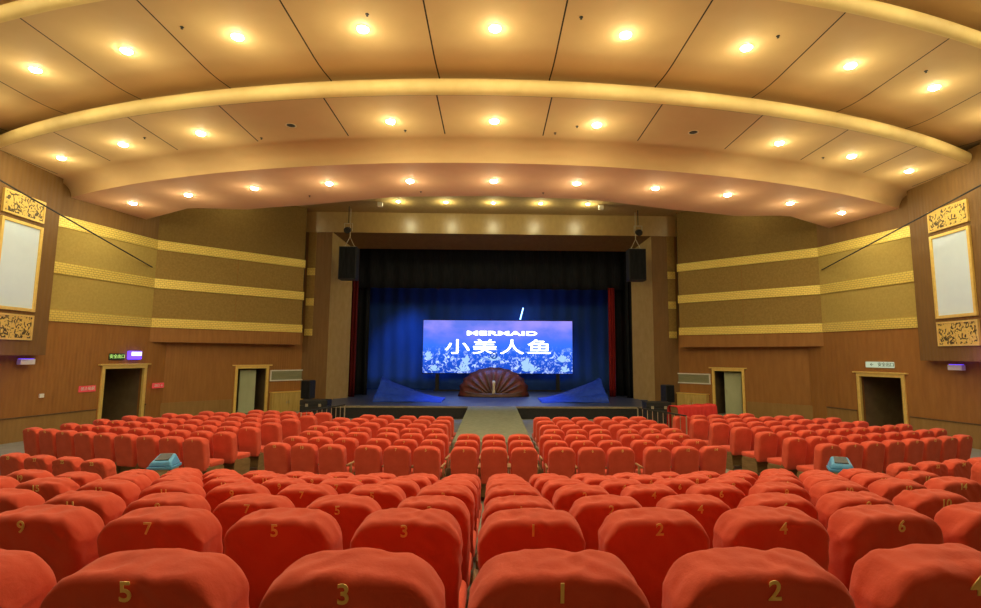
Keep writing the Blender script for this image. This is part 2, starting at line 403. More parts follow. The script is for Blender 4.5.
def text_mesh(s, size, m, depth=.004, name='text', space=1.0, align='CENTER', bold=0.0):
    cu = D.curves.new('t', 'FONT'); cu.body = s; cu.size = size; cu.extrude = depth; cu.align_x = align; cu.align_y = 'CENTER'; cu.space_character = space
    cu.offset = bold
    ob = D.objects.new('t', cu); C.objects.link(ob)
    dg = bpy.context.evaluated_depsgraph_get(); me = D.meshes.new_from_object(ob.evaluated_get(dg)); me.name = name
    D.objects.remove(ob); me.materials.clear(); me.materials.append(m); return me

trimn = [10]
def tname(): trimn[0] += 1; return 'trim_%d' % trimn[0]
TOPZ = 9.6
DOOR = {-1: (3.60, 5.36, 2.13), 1: (2.26, 4.02, 2.02)}
SDOOR = {-1: (2.80, 4.18, 2.03), 1: (2.72, 4.10, 2.03)}
for sd, nm in ((-1, 'left'), (1, 'right')):
    W1 = Wall((sd * 14.0, 15.0), (sd * 12.85, 20.3), sd)
    W0 = Wall((sd * 14.4, -4.0), (sd * 14.0, 15.0), sd)
    W2u = Wall((sd * 12.85, 20.3), (sd * 8.7, 24.4), sd)
    W2d = Wall((sd * 12.80, 20.95), (sd * 8.55, 25.35), sd)
    WB = Wall((sd * 13.05, 12.0), (sd * 13.4, 16.6), sd)
    a, b, dt = DOOR[sd]
    mb = MB(); W1.box(mb, -.1, a, 0, TOPZ, -.25, 0); W1.box(mb, b, W1.L + .85, 0, TOPZ, -.25, 0); W1.box(mb, a, b, dt, TOPZ, -.25, 0)
    struct(mb.build('wall_%s' % nm, M['wall']))
    struct(W0.obj('wall_%s_near' % nm, M['wall'], 0, W0.L, 0, TOPZ, -.25, 0))
    # fabric panels between the friezes of the first stretch
    mb = MB()
    for z0, z1 in ((5.40, 6.52), (3.90, 5.03)): W1.box(mb, 1.55, W1.L, z0, z1, 0, .012)
    struct(mb.build('wall_%s_fabric' % nm, M['fabric_gold']))
    for z0, z1 in ((6.52, 6.88), (5.03, 5.40), (3.55, 3.90)):
        W1.frieze(tname(), 1.5, W1.L - .02, z0, z1, .05)
        W2u.frieze(tname(), -.05, W2u.L + .03, z0, z1, .05)
    struct(W1.obj('wall_%s_upper' % nm, M['wall_dark'], 0, W1.L, 6.88, TOPZ, 0, .012))
    # dado and its rail
    mb = MB(); W1.box(mb, 0, a - .1, 0, .67, 0, .03); W1.box(mb, b + .1, W1.L, 0, .67, 0, .03); W0.box(mb, 0, W0.L, 0, .67, 0, .03)
    struct(mb.build('baseboard_%s' % nm, M['dado']))
    mb = MB(); W1.box(mb, 0, a - .1, .67, .71, 0, .045); W1.box(mb, b + .1, W1.L, .67, .71, 0, .045); W0.box(mb, 0, W0.L, .67, .71, 0, .045)
    struct(mb.build(tname(), M['dark_wood']))
    # hanging upper box over the small door: boxes with fabric faces
    mb = MB(); e2 = W2u.L
    W2u.box(mb, 0, e2, 3.0, 9.35, -1.1, 0); struct(mb.build('wall_%s_box' % nm, M['wall']))
    mb = MB()
    for z0, z1 in ((5.40, 6.52), (3.90, 5.03)): 
        W2u.box(mb, 0, 2.95, z0, z1, 0, .012); W2u.box(mb, 2.97, e2, z0, z1, 0, .012)
    struct(mb.build('wall_%s_box_fabric' % nm, M['fabric_olive']))
    struct(W2u.obj('wall_%s_box_upper' % nm, M['fabric_dark'], 0, e2, 6.88, 9.35, 0, .012))
    # recessed lower wall with the small door
    a2, b2, dt2 = SDOOR[sd]
    mb = MB(); W2d.box(mb, -.2, a2, 0, 3.6, -.25, 0); W2d.box(mb, b2, W2d.L + .2, 0, 3.6, -.25, 0); W2d.box(mb, a2, b2, dt2, 3.6, -.25, 0)
    struct(mb.build('wall_%s_recess' % nm, M['wall']))
    mb = MB(); W2d.box(mb, 0, a2 - .08, 0, .67, 0, .03); struct(mb.build('baseboard_%s_recess' % nm, M['dado']))
    # doors
    for k, (W, a_, b_, t_) in enumerate(((W1, a, b, dt), (W2d, a2, b2, dt2))):
        dn = 'door_%d' % (1 + k + (2 if sd > 0 else 0))
        f = .10 if k == 0 else .09
        mb = MB(); W.box(mb, a_ - .02, a_ + f, 0, t_ + .02, -.06, .05); W.box(mb, b_ - f, b_ + .02, 0, t_ + .02, -.06, .05)
        W.box(mb, a_ - .02, b_ + .02, t_ - f, t_ + .02, -.06, .055); W.box(mb, a_ - .14, b_ + .14, t_ + .02, t_ + .07, -.03, .09)
        root = struct(mb.build(dn, M['gold'], bevel=.01))
        mb = MB(); W.box(mb, a_ - .1, a_, 0, t_ + .1, -1.9, -.25); W.box(mb, b_, b_ + .1, 0, t_ + .1, -1.9, -.25); W.box(mb, a_ - .1, b_ + .1, t_, t_ + .1, -1.9, -.25); W.box(mb, a_ - .1, b_ + .1, 0, t_ + .1, -2.0, -1.9)
        mb.build('passage', M['dark_recess'], root)
        if k == 0:
            hs = a_ + .12
            mb = MB(); W.box(mb, hs, hs + .05, .02, t_ - f - .02, -.95, -.07); lf = mb.build('leaf', M['dark_wood'], root, bevel=.008)
        else:
            la, lb = (a_ + .30, a_ + .98) if sd < 0 else (a_ + .24, a_ + .98)
            mb = MB(); W.box(mb, la, lb, .02, t_ - f - .06, -.34, -.29); lf = mb.build('leaf', M['leaf_green'], root, bevel=.008)
        hm = MB(); q = W.pt((hs + .05) if k == 0 else lb - .09, -.8 if k == 0 else -.26); hm.tube([(q.x, q.y, .95), (q.x, q.y, 1.12)], .014, 8); hm.build('handle', M['steel'], lf)
    # side screen block with framed screen and two pierced gold panels
    mb = MB(); WB.box(mb, -6, 4.35, 2.5, 8.35, -1.1, 0); struct(mb.build('wall_%s_block' % nm, M['wall_dark']))
    s0, s1 = (2.24, 3.70) if sd < 0 else (2.02, 3.50)
    r = empty('side_screen', (WB.pt((s0 + s1) / 2, 0).x, WB.pt((s0 + s1) / 2, 0).y, 3.74))
    tag(r, 'blank pale screen in a gold frame high on the %s wall block' % nm, 'screen')
    inv = Matrix.Translation(-r.location)
    def child(mbx, name, m, bevel=0.0):
        o = mbx.build(name, m, r, bevel=bevel); o.data.transform(inv); return o
    mb = MB(); WB.box(mb, s0 + .06, s1 - .06, 3.80, 6.18, .002, .03); child(mb, 'panel', M['screen_white'])
    mb = MB(); WB.box(mb, s0, s0 + .09, 3.74, 6.24, 0, .07); WB.box(mb, s1 - .09, s1, 3.74, 6.24, 0, .07); WB.box(mb, s0 + .09, s1 - .09, 3.74, 3.83, 0, .07); WB.box(mb, s0 + .09, s1 - .09, 6.15, 6.24, 0, .07)
    child(mb, 'frame', M['gold'], .01)
    for z0, z1, w in ((6.36, 7.0, 'above'), (2.93, 3.64, 'below')):
        c = WB.pt((s0 + s1) / 2, 0); r2 = empty('ornament_panel', (c.x, c.y, z0)); tag(r2, 'pierced gold scrollwork panel just %s the %s side screen' % (w, nm), 'ornament')
        mb = MB(); WB.box(mb, s0 + .02, s1 - .02, z0 + .03, z1 - .03, .002, .04)
        o = mb.build('scrollwork', M['ornament'], r2); o.data.transform(Matrix.Translation(-r2.location))
        mb = MB(); WB.box(mb, s0, s1, z0, z0 + .05, 0, .06); WB.box(mb, s0, s1, z1 - .05, z1, 0, .06); WB.box(mb, s0, s0 + .05, z0 + .05, z1 - .05, 0, .06); WB.box(mb, s1 - .05, s1, z0 + .05, z1 - .05, 0, .06)
        o = mb.build('frame', M['gold'], r2); o.data.transform(Matrix.Translation(-r2.location))
    # violet wash fixture under the block
    c = W1.pt(1.0, .20) if sd < 0 else W1.pt(.45, .22)
    r = empty('wall_floodlight', (c.x, c.y, 2.32), W1.rz()); tag(r, 'white floodlight bracketed to the wall under the %s screen block' % nm, 'floodlight')
    MB().box(-.2, .2, -.10, .06, -.09, .07).build('housing', M['white_plastic'], r, bevel=.015)
    MB().tube([(0, .06, 0), (0, .20, 0)], .03).build('bracket', M['steel'], r)
    MB().box(-.17, .17, -.08, .04, .071, .08).build('lens', M['violet'], r)
    l = D.lights.new('violet_wash', 'POINT'); l.color = (.30, .10, 1.0); l.energy = 22; l.shadow_soft_size = .06
    c = WB.pt(2.1 if sd < 0 else 1.75, .38); o = link(D.objects.new('violet_wash', l)); o.location = (c.x, c.y, 2.32)
    # cable
    if sd < 0: pts = [(-11.6, 9.2, 8.0), (-12.6, 13.45, 6.95), (-12.84, 20.09, 5.8)]
    else: pts = [(11.7, 9.2, 8.0), (12.6, 13.2, 7.0), (12.84, 20.13, 5.97)]
    p0, p1 = Vector(pts[1]), Vector(pts[2]); ex = p0 + (p0 - p1) * .8
    o = MB().tube([ex, p0, p1], .022, 8).build('stay_cable', M['black']); tag(o, 'taut dark cable running from %s screen block to the banded wall' % nm, 'cable')
    # vent, cabinet
    o_s = (4.26, 5.95) if sd < 0 else (4.20, 5.93)
    zz = (1.37, 1.86) if sd < 0 else (1.33, 1.80)
    c = W2d.pt(sum(o_s) / 2, 0); r = empty('air_vent', (c.x, c.y, zz[0])); tag(r, 'framed air grille beside the %s small doorway' % nm, 'air vent'); inv = Matrix.Translation(-r.location)
    mb = MB(); W2d.box(mb, o_s[0] + .04, o_s[1] - .04, zz[0] + .04, zz[1] - .04, .002, .025)
    for i in range(7):
        z = zz[0] + .08 + i * .055; W2d.box(mb, o_s[0] + .05, o_s[1] - .05, z, z + .02, .02, .045)
    o = mb.build('louvres', M['vent'], r); o.data.transform(inv)
    mb = MB(); W2d.box(mb, o_s[0], o_s[1], zz[0], zz[0] + .05, 0, .06); W2d.box(mb, o_s[0], o_s[1], zz[1] - .05, zz[1], 0, .06); W2d.box(mb, o_s[0], o_s[0] + .05, zz[0] + .05, zz[1] - .05, 0, .06); W2d.box(mb, o_s[1] - .05, o_s[1], zz[0] + .05, zz[1] - .05, 0, .06)
    o = mb.build('frame', M['white_plastic'], r); o.data.transform(inv)
    c = W2d.pt(4.95, 0); r = empty('wall_cabinet', (c.x, c.y, 0)); tag(r, 'yellowish wooden cabinet below the air grille on the %s' % nm, 'cabinet'); inv = Matrix.Translation(-r.location)
    mb = MB(); W2d.box(mb, 4.30, 5.70, 0, .86, .002, .30); o = mb.build('body', M['yellow_wood'], r, bevel=.01); o.data.transform(inv)
    mb = MB(); W2d.box(mb, 4.27, 5.73, .86, .90, .002, .33); o = mb.build('top', M['gold'], r, bevel=.006); o.data.transform(inv)
    for i in range(2):
        mb = MB(); W2d.box(mb, 4.34 + i * .68, 4.98 + i * .68, .06, .82, .30, .32); dd = mb.build('door', M['yellow_wood'], r, bevel=.006); dd.data.transform(inv)
        mb = MB(); W2d.box(mb, 4.93 + i * .10, 4.95 + i * .10, .38, .50, .32, .345); k = mb.build('handle', M['steel'], dd); k.data.transform(inv)
    # end strip of bands beside the stage wall
    WP = Wall((sd * 8.9, 25.05), (sd * 7.65, 25.0), sd)
    mb = MB(); WP.box(mb, .0, WP.L, 0, 9.35, -.3, 0); struct(mb.build('wall_stage_%s' % nm, M['wall_dark']))
    for z0, z1 in ((6.28, 6.62), (4.84, 5.18), (3.43, 3.75)): WP.frieze(tname(), .13, .50, z0, z1, .05)
    struct(WP.obj('wall_stage_fabric_%s' % nm, M['fabric_olive'], .13, .50, 3.43, 9.35, 0, .015))
    # splayed reveal of the stage opening
    mb = MB(); mb.hexa([(sd * 7.65, 25.0, 0), (sd * 6.95, 26.2, 0), (sd * 7.2, 26.2, 0), (sd * 8.0, 25.2, 0), (sd * 7.65, 25.0, 8.36), (sd * 6.95, 26.2, 7.82), (sd * 7.2, 26.2, 7.82), (sd * 8.0, 25.2, 8.36)])
    struct(mb.build('wall_stage_reveal_%s' % nm, M['tan']))
    # signs
    def sign(nm_, lab, s0, s1, z0, z1, body, txt=None, tm=None, size=.1, W=W1, d=.05, squash=1.0):
        c = W.pt((s0 + s1) / 2, 0); r = empty(nm_, (c.x, c.y, (z0 + z1) / 2), W.rz()); tag(r, lab, 'sign')
        hw = (s1 - s0) / 2; hh = (z1 - z0) / 2
        MB().box(-hw, hw, -d, -.002, -hh, hh).build('plate', body, r, bevel=.006)
        if txt:
            t = link(D.objects.new('lettering', text_mesh(txt, size, tm)), r); t.location = (0, -d - .003, 0); t.rotation_euler = (PI / 2, 0, 0); t.scale = (squash, 1, 1)
        return r
    if sd < 0:
        sign('exit_sign', 'small green exit sign above the left passage doorway', 3.80, 4.38, 2.34, 2.56, M['sign_dark'], '安全出口', M['sign_green'], .15, squash=1.0)
        c = W1.pt(4.75, 0); r = empty('violet_lamp', (c.x, c.y, 2.50), W1.rz()); tag(r, 'glowing violet lamp beside the green exit sign', 'lamp')
        MB().box(-.24, .24, -.16, -.002, -.15, .15).build('housing', M['violet'], r, bevel=.03)
        MB().box(-.21, .21, -.175, -.16, -.02, .12).build('tube', M['violet_white'], r, bevel=.005)
        sign('wall_notice', 'red glowing notice left of the left passage doorway', 2.84, 3.42, 1.30, 1.50, M['sign_red'], '禁止吸烟', M['white_plastic'], .12, d=.03)
        sign('wall_notice', 'red glowing arrow notice right of the left passage doorway', .06, .60, 1.27, 1.46, M['sign_red'], '出口 →', M['white_plastic'], .12, W=Wall((-12.68, 20.30), (-12.55, 21.0), -1), d=.03)
        o = W1.obj('wall_socket', M['white_plastic'], 1.62, 1.75, 1.22, 1.34, 0, .05, bevel=.01); tag(o, 'small white box on the left wall above the dado', 'socket')
    else:
        r = sign('exit_sign', 'pale exit sign above the right passage doorway', 2.58, 3.62, 2.24, 2.44, M['sign_pale'], None)
        t = link(D.objects.new('lettering', text_mesh('安全出口', .15, M['sign_dark'])), r); t.location = (.25, -.054, 0); t.rotation_euler = (PI / 2, 0, 0)
        t = link(D.objects.new('arrow', text_mesh('←', .17, M['sign_dark'])), r); t.location = (-.27, -.054, 0); t.rotation_euler = (PI / 2, 0, 0)

# header over the stage opening, back wall
mb = MB(); mb.box(-8.9, 8.9, 25.0, 25.3, 8.36, 9.4); struct(mb.build('wall_stage_header', M['header']))
mb = MB(); mb.hexa([(-7.7, 25.005, 8.355), (7.7, 25.005, 8.355), (6.97, 26.2, 7.82), (-6.97, 26.2, 7.82), (-7.7, 25.25, 8.62), (7.7, 25.25, 8.62), (6.97, 26.2, 8.1), (-6.97, 26.2, 8.1)])
struct(mb.build('wall_stage_valance', M['wall_dark']))
struct(MB().box(-14.7, 14.7, -4.25, -4.0, 0, TOPZ).build('wall_back', M['wall']))

# ------------------------------------------------------------------ floor and terraces
struct(MB().box(-15.2, 15.2, -4.3, 26.5, -.2, 0).build('floor', M['floor']))
BC = Vector((0, 31.0))          # centre of the rear rows' arcs
def Rk(k): return 31.0 - (1.40 + .93 * k)
def zk(k): return (1.092, .945, .765, .609, .44, .268, .09)[max(k, 0)] if k >= 0 else 1.105 - .15 * k
mb = MB(); NS = 48
for k in range(-4, 7):
    ro, ri = (Rk(k) + .27 if k > -4 else Rk(k) + 3.0), Rk(k) - .65
    vs = []
    for i in range(NS + 1):
        a = -.50 + 1.0 * i / NS
        for r in (ro, ri):
            for z in (0, zk(k)):
                x = r * math.sin(a); y = BC.y - r * math.cos(a); vs.append((max(-14.2, min(14.2, x)), max(y, -3.95), z))
    b = len(mb.v); mb.v += vs
    for i in range(NS):
        p, q = b + i * 4, b + (i + 1) * 4
        mb.f += [(p + 1, q + 1, q + 3, p + 3), (p + 2, p + 3, q + 3, q + 2), (p, q, q + 1, p + 1), (p, p + 2, q + 2, q)]
    mb.f += [(b, b + 1, b + 3, b + 2), (b + NS * 4, b + NS * 4 + 2, b + NS * 4 + 3, b + NS * 4 + 1)]
struct(mb.build('floor_terrace', M['floor']))

# ------------------------------------------------------------------ seats
def axis(n, e=.82):             # -1..1, denser towards the ends
    return [math.copysign(abs(t) ** e, t) if t else 0 for t in (-1 + 2 * i / n for i in range(n + 1))]
TILT = math.tan(math.radians(9))
def cover_mesh(seed, hw=.226, hd=.088, z0=.33, z1=.97, nx=22, ny=8, nz=20, amp=1.0):
    bm = bmesh.new(); ax, ay, az = axis(nx), axis(ny), axis(nz); hz = (z1 - z0) / 2; r = .032; vd = {}
    rnd = random.Random(seed); off = Vector((rnd.uniform(0, 50), rnd.uniform(0, 50), rnd.uniform(0, 50))); tw = rnd.uniform(-1, 1); cz = rnd.uniform(.3, 1)
    def vert(i, j, k):
        if (i, j, k) in vd: return vd[(i, j, k)]
        p = Vector((ax[i] * hw, ay[j] * hd, az[k] * hz))
        q = Vector((max(-hw + r, min(hw - r, p.x)), max(-hd + r, min(hd - r, p.y)), max(-hz + r, min(hz - r, p.z))))
        d = p - q; nrm = d.normalized() if d.length > 1e-6 else Vector((0, 0, 1)); p = q + nrm * min(r, max(r, 0)) if d.length > 1e-6 else p
        fx = p.x / hw; top = max(0, min(1, (p.z + hz * .15) / (hz * 1.15)))
        p.z -= (.016 * fx * fx + .085 * abs(fx) ** 7) * top ** 3 + .012 * (1 - p.y / hd) * .5 * top ** 3
        low = max(0, -p.z / hz); p.x *= 1 - .05 * low
        p.y *= 1.0 - .10 * low
        # loose cloth: broad sag, draped creases towards the top corners
        w = noise.noise(Vector((p.x * 6, p.y * 6, p.z * 4)) + off) * .009 + (1 - abs(noise.noise(Vector((p.x * 11 + p.z * 9, p.y * 11, p.z * 7)) + off)) * 2.2) * .0058 + noise.noise(Vector((p.x * 30 + p.z * 16, p.y * 30, p.z * 18)) + off) * .0034
        cr = math.sin(60 * (p.x * tw + p.z * .9 + p.y * .8) + 6 * noise.noise(Vector((p.x * 5, p.y * 5, p.z * 5)) + off))
        mask = top ** 2 * min(1, max(0, (fx * (1 if tw > 0 else -1) + .4)))
        w += cr * .0045 * mask * cz
        p += nrm * w * amp
        p.z += hz + z0
        p.y += (z1 - p.z) * TILT + .072
        vd[(i, j, k)] = bm.verts.new(p); return vd[(i, j, k)]
    for i in range(nx):
        for k in range(nz):
            bm.faces.new((vert(i, 0, k), vert(i + 1, 0, k), vert(i + 1, 0, k + 1), vert(i, 0, k + 1)))
            bm.faces.new((vert(i, ny, k), vert(i, ny, k + 1), vert(i + 1, ny, k + 1), vert(i + 1, ny, k)))
    for j in range(ny):
        for k in range(nz):
            bm.faces.new((vert(0, j, k), vert(0, j, k + 1), vert(0, j + 1, k + 1), vert(0, j + 1, k)))
            bm.faces.new((vert(nx, j, k), vert(nx, j + 1, k), vert(nx, j + 1, k + 1), vert(nx, j, k + 1)))
    for i in range(nx):
        for j in range(ny):
            bm.faces.new((vert(i, j, 0), vert(i, j + 1, 0), vert(i + 1, j + 1, 0), vert(i + 1, j, 0)))
            bm.faces.new((vert(i, j, nz), vert(i + 1, j, nz), vert(i + 1, j + 1, nz), vert(i, j + 1, nz)))
    bmesh.ops.recalc_face_normals(bm, faces=bm.faces)
    tree = BVHTree.FromBMesh(bm)
    hit = tree.ray_cast(Vector((0, -1, .918)), Vector((0, 1, 0)))
    me = D.meshes.new('backrest_cover'); bm.to_mesh(me); bm.free()
    me.materials.append(M['red']); me.polygons.foreach_set('use_smooth', [True] * len(me.polygons))
    return me, hit[0].y
NEAR = [cover_mesh(s, nx=40, ny=16, nz=40) for s in (1, 2, 3, 4, 5, 6)]
FAR = [cover_mesh(s, hw=.235, nx=18, ny=6, nz=16, amp=.7) for s in (11, 12, 13, 14)]
mb = MB(); mb.box(-.232, .232, .22, .64, .37, .48); CUSH = mb.mesh('seat_cushion', M['red'], True, .035, 4)
def side_prof(sx):
    prof = [(.08, .0), (.58, .0), (.58, .34), (.54, .385), (.14, .40), (.10, .30)]
    n = len(prof); v = [(sx - .011, y, z) for y, z in prof] + [(sx + .011, y, z) for y, z in prof]
    f = [tuple(range(n)), tuple(range(2 * n - 1, n - 1, -1))] + [(i, (i + 1) % n, n + (i + 1) % n, n + i) for i in range(n)]
    return MB().add(v, f).mesh('side_panel', M['wood'], False, .004, 1)
SIDE = [side_prof(-.258), side_prof(.258)]
ARM = [MB().box(x - .018, x + .018, .16, .52, .575, .61).box(x - .012, x + .012, .30, .40, .39, .58).mesh('armrest', M['armwood'], True, .010, 2) for x in (-.249, .249)]
BOARD = MB().box(-.235, .235, .20, .23, .08, .42).mesh('seat_board', M['wood'], False, .005, 1)
NUM = {}
def num_mesh(t):
    if t not in NUM: NUM[t] = text_mesh(t, .072, M['gold_number'], .0012, 'seat_number', bold=.001)
    return NUM[t]
seat_no = [0]
def seat(x, y, z, rz, label, group, number, near=True, arms=False, board=False, sides=True, wob=1.0):
    rnd = random.Random(seat_no[0] * 13 + 5); seat_no[0] += 1
    r = D.objects.new('theatre_seat', None); r.empty_display_size = .1; C.objects.link(r)
    r.location = (x, y, z); r.rotation_euler = (0, 0, rz + rnd.uniform(-.02, .02) * wob); tag(r, label, 'seat', group)
    me, yb = rnd.choice(NEAR if near else FAR)
    c = link(D.objects.new('backrest_cover', me), r)
    if number:
        t = link(D.objects.new('seat_number', num_mesh(number)), c); t.location = (0, yb - .0035, .918); t.rotation_euler = (PI / 2 + math.atan(TILT) * 1.0, 0, 0)
        t['label'] = 'gold number'
    link(D.objects.new('seat_cushion', CUSH), r)
    if sides:
        for m in SIDE: link(D.objects.new('side_panel', m), r)
    if arms:
        for m in ARM: link(D.objects.new('armrest', m), r)
    if board: link(D.objects.new('seat_board', BOARD), r)
    return r
def num_of(k): return str(2 * k) if k >= 1 else str(1 - 2 * k)
# rear section: seven rising rows on arcs, columns in line
KR = {0: (-3, 2), 1: (-4, 4), 2: (-6, 5), 3: (-8, 7), 4: (-9, 8), 5: (-8, 11), 6: (-14, 13)}
RWORD = ['nearest row', 'second nearest row', 'third row', 'fourth row', 'fifth row', 'sixth row', 'furthest row']
for r_, (k0, k1) in KR.items():
    for k in range(k0, k1 + 1):
        if k in (9, -10) or (r_ == 5 and k == 10) or (r_ == 6 and k in (-9, 8)): continue
        s = .18 + .54 * k; R_ = Rk(r_); a = s / R_
        x = R_ * math.sin(a); y = BC.y - R_ * math.cos(a)
        nb = num_of(k)
        if k <= -10: y += .30
        if k >= 10: x += .50; y += .10                # the wing beyond the aisle stands a little further on
        seat(x, y, zk(r_), a, 'red cloth covered seat with gold number %s, %s of the rear section' % (nb, RWORD[r_]), 'rear section seats', nb, True)
# front middle block
FWORD = ['first row', 'second row', 'third row', 'fourth row', 'fifth row', 'sixth row', 'seventh row']
for j in range(7):
    R_ = 26.45 - .77 * j; cx, cy = .9, 36.0; sc = 1 - .011 * j; idx = 0
    for g in range(-2, 3):
        if g == 0 and j > 2: continue
        for i in (-1, 0, 1):
            idx += 1
            if j == 6 and g == -2 and i == -1:
                idx -= 1; continue
            s = (.05 + g * 1.74 + i * .536) * sc + (math.copysign(.17, g) if j > 2 else 0); a = (s - cx) / R_
            seat(cx + R_ * math.sin(a), cy - R_ * math.cos(a), 0, a, 'red seat, front middle block, %s past the cross aisle, %s from left' % (FWORD[j], ORD[idx]), 'front middle block seats',
                 num_of(g * 3 + i) if j < 4 else None, False, j < 2, j < 2)
# front side blocks
CNT = {-1: (9, 9, 9, 9, 8, 7, 5), 1: (8, 9, 9, 8, 8, 7, 5)}
for sd, nm, R0, dR, ph in ((-1, 'left', 26.05, .775, .222), (1, 'right', 26.75, .79, .2405)):
    for j in range(7):
        R_ = R0 - dR * j
        for i in range(CNT[sd][j]):
            a = sd * (ph + i * .552 / R_)
            seat(R_ * math.sin(a), 36 - R_ * math.cos(a), 0, a, 'red seat, front %s block, %s past the cross aisle, %s from inner aisle' % (nm, FWORD[j], ORD[i + 1]), 'front %s block seats' % nm,
                 str(2 * i + (1 if sd < 0 else 2)) if j < 3 else None, False, False, i == 0 or j == 0, True)

# ------------------------------------------------------------------ bins
def bin_(x, y, rz, label):
    r = empty('swing_bin', (x, y, 0), rz); tag(r, label, 'bin'); r.scale = (.80, .80, 1.02)
    def taper(z0, z1, a0, a1, b0, b1): return MB().hexa([(-a0, -b0, z0), (a0, -b0, z0), (a0, b0, z0), (-a0, b0, z0), (-a1, -b1, z1), (a1, -b1, z1), (a1, b1, z1), (-a1, b1, z1)])
    taper(0, .78, .16, .205, .16, .205).build('body', M['bin_body'], r, bevel=.025, seg=3)
    taper(.74, .785, .235, .235, .235, .235).build('rim', M['bin_lid'], r, bevel=.012)
    lid = MB().hexa([(-.225, -.225, .785), (.225, -.225, .785), (.225, .225, .785), (-.225, .225, .785), (-.17, -.19, .86), (.17, -.19, .86), (.15, .13, .95), (-.15, .13, .95)]).build('lid', M['bin_lid'], r, bevel=.03, seg=3)
    MB().hexa([(-.125, -.15, .872), (.125, -.15, .872), (.11, .10, .938), (-.11, .10, .938), (-.125, -.152, .884), (.125, -.152, .884), (.11, .098, .952), (-.11, .098, .952)]).build('flap', M['bin_flap'], lid, bevel=.004)
    for s in (-1, 1): MB().box(s * .20 - .02, s * .20 + .02, -.24, -.2, .66, .74).build('clip', M['bin_flap'], r, bevel=.006)
bin_(-5.27, 8.95, .15, 'blue lidded waste bin standing in the left end of the cross aisle')
bin_(5.70, 8.75, -.45, 'blue lidded waste bin standing in the right end of the cross aisle')

# ------------------------------------------------------------------ stage
struct(MB().box(-7.3, 7.0, 22.0, 25.4, 0, .46).box(-9.2, 9.2, 25.4, 35.0, 0, .46).build('stage_base', M['black']))
struct(MB().box(-7.3, 7.0, 22.06, 25.4, .46, .50).box(-9.2, 9.2, 25.4, 35.0, .46, .50).build('stage_floor', M['stage_floor']))
struct(MB().box(-7.32, 7.02, 21.96, 22.06, .43, .51).build('trim_stage_edge', M['stage_edge'], bevel=.01))
o = MB().box(-.95, 1.0, 13.2, 21.95, 0, .5).build('stage_catwalk', M['carpet'], bevel=.015); tag(o, 'grey green carpeted catwalk running from the stage into the seats', 'catwalk')
struct(MB().box(-9.5, -9.2, 25.4, 35.3, 0, 11).box(9.2, 9.5, 25.4, 35.3, 0, 11).build('wall_stage_sides', M['black']))
struct(MB().box(-9.5, 9.5, 34.6, 34.9, 0, 11).build('wall_stage_back', M['black']))
struct(MB().box(-9.5, 9.5, 26.4, 35.3, 11, 11.2).build('ceiling_stage', M['black']))

def drape(name, x0, x1, z0, z1, y, m, folds, amp, label, cat, th=.03, taper=None):
    nx = max(8, int(folds * 10)); nz = 10; mb = MB(); rnd = random.Random(int(abs(x0) * 100 + y))
    for side in (0, 1):
        for i in range(nx + 1):
            for k in range(nz + 1):
                t = i / nx; x = x0 + (x1 - x0) * t; z = z0 + (z1 - z0) * k / nz
                if taper: x += taper * (1 - k / nz) * (t - .5)
                yy = y + amp * math.sin(2 * PI * folds * t + .5 * math.sin(3 * k / nz)) * (1 - .35 * k / nz) + side * th
                mb.v.append((x, yy, z))
    w = nz + 1; hN = (nx + 1) * w
    for i in range(nx):
        for k in range(nz):
            p = i * w + k; mb.f += [(p, p + w, p + w + 1, p + 1), (hN + p, hN + p + 1, hN + p + w + 1, hN + p + w)]
    for i in range(nx): 
        p = i * w; mb.f += [(p, hN + p, hN + p + w, p + w), (p + nz, p + nz + w, hN + p + nz + w, hN + p + nz)]
    for k in range(nz):
        mb.f += [(k, k + 1, hN + k + 1, hN + k), (nx * w + k, hN + nx * w + k, hN + nx * w + k + 1, nx * w + k + 1)]
    o = mb.build(name, m, smooth=True); tag(o, label, cat); return o
drape('backdrop_cloth', -8.6, 8.6, .51, 8.5, 32.2, M['backdrop'], 22, .03, 'wide blue lit backdrop cloth hanging behind the bright screen', 'backdrop')
drape('leg_curtain', -9.1, -6.45, .51, 10.5, 27.9, M['drape'], 6, .10, 'black side curtain at the left edge of the stage picture', 'curtain')
drape('leg_curtain', 6.5, 9.1, .51, 10.5, 27.9, M['drape'], 6, .10, 'black side curtain at the right edge of the stage picture', 'curtain')
drape('border_curtain', -9.1, 9.1, 6.0, 10.5, 27.4, M['drape'], 24, .08, 'wide black border curtain across the top of the stage opening', 'curtain')
drape('house_curtain', -7.25, -6.75, .51, 8.2, 26.6, M['maroon_shaded'], 3, .08, 'dim maroon curtain gathered at the left side of the stage opening', 'curtain')
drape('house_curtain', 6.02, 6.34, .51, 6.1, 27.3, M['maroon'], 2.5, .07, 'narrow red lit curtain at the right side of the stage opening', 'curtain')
drape('house_curtain', 6.75, 7.25, .51, 8.2, 26.6, M['drape'], 3, .08, 'black gathered curtain behind the right stage reveal', 'curtain')

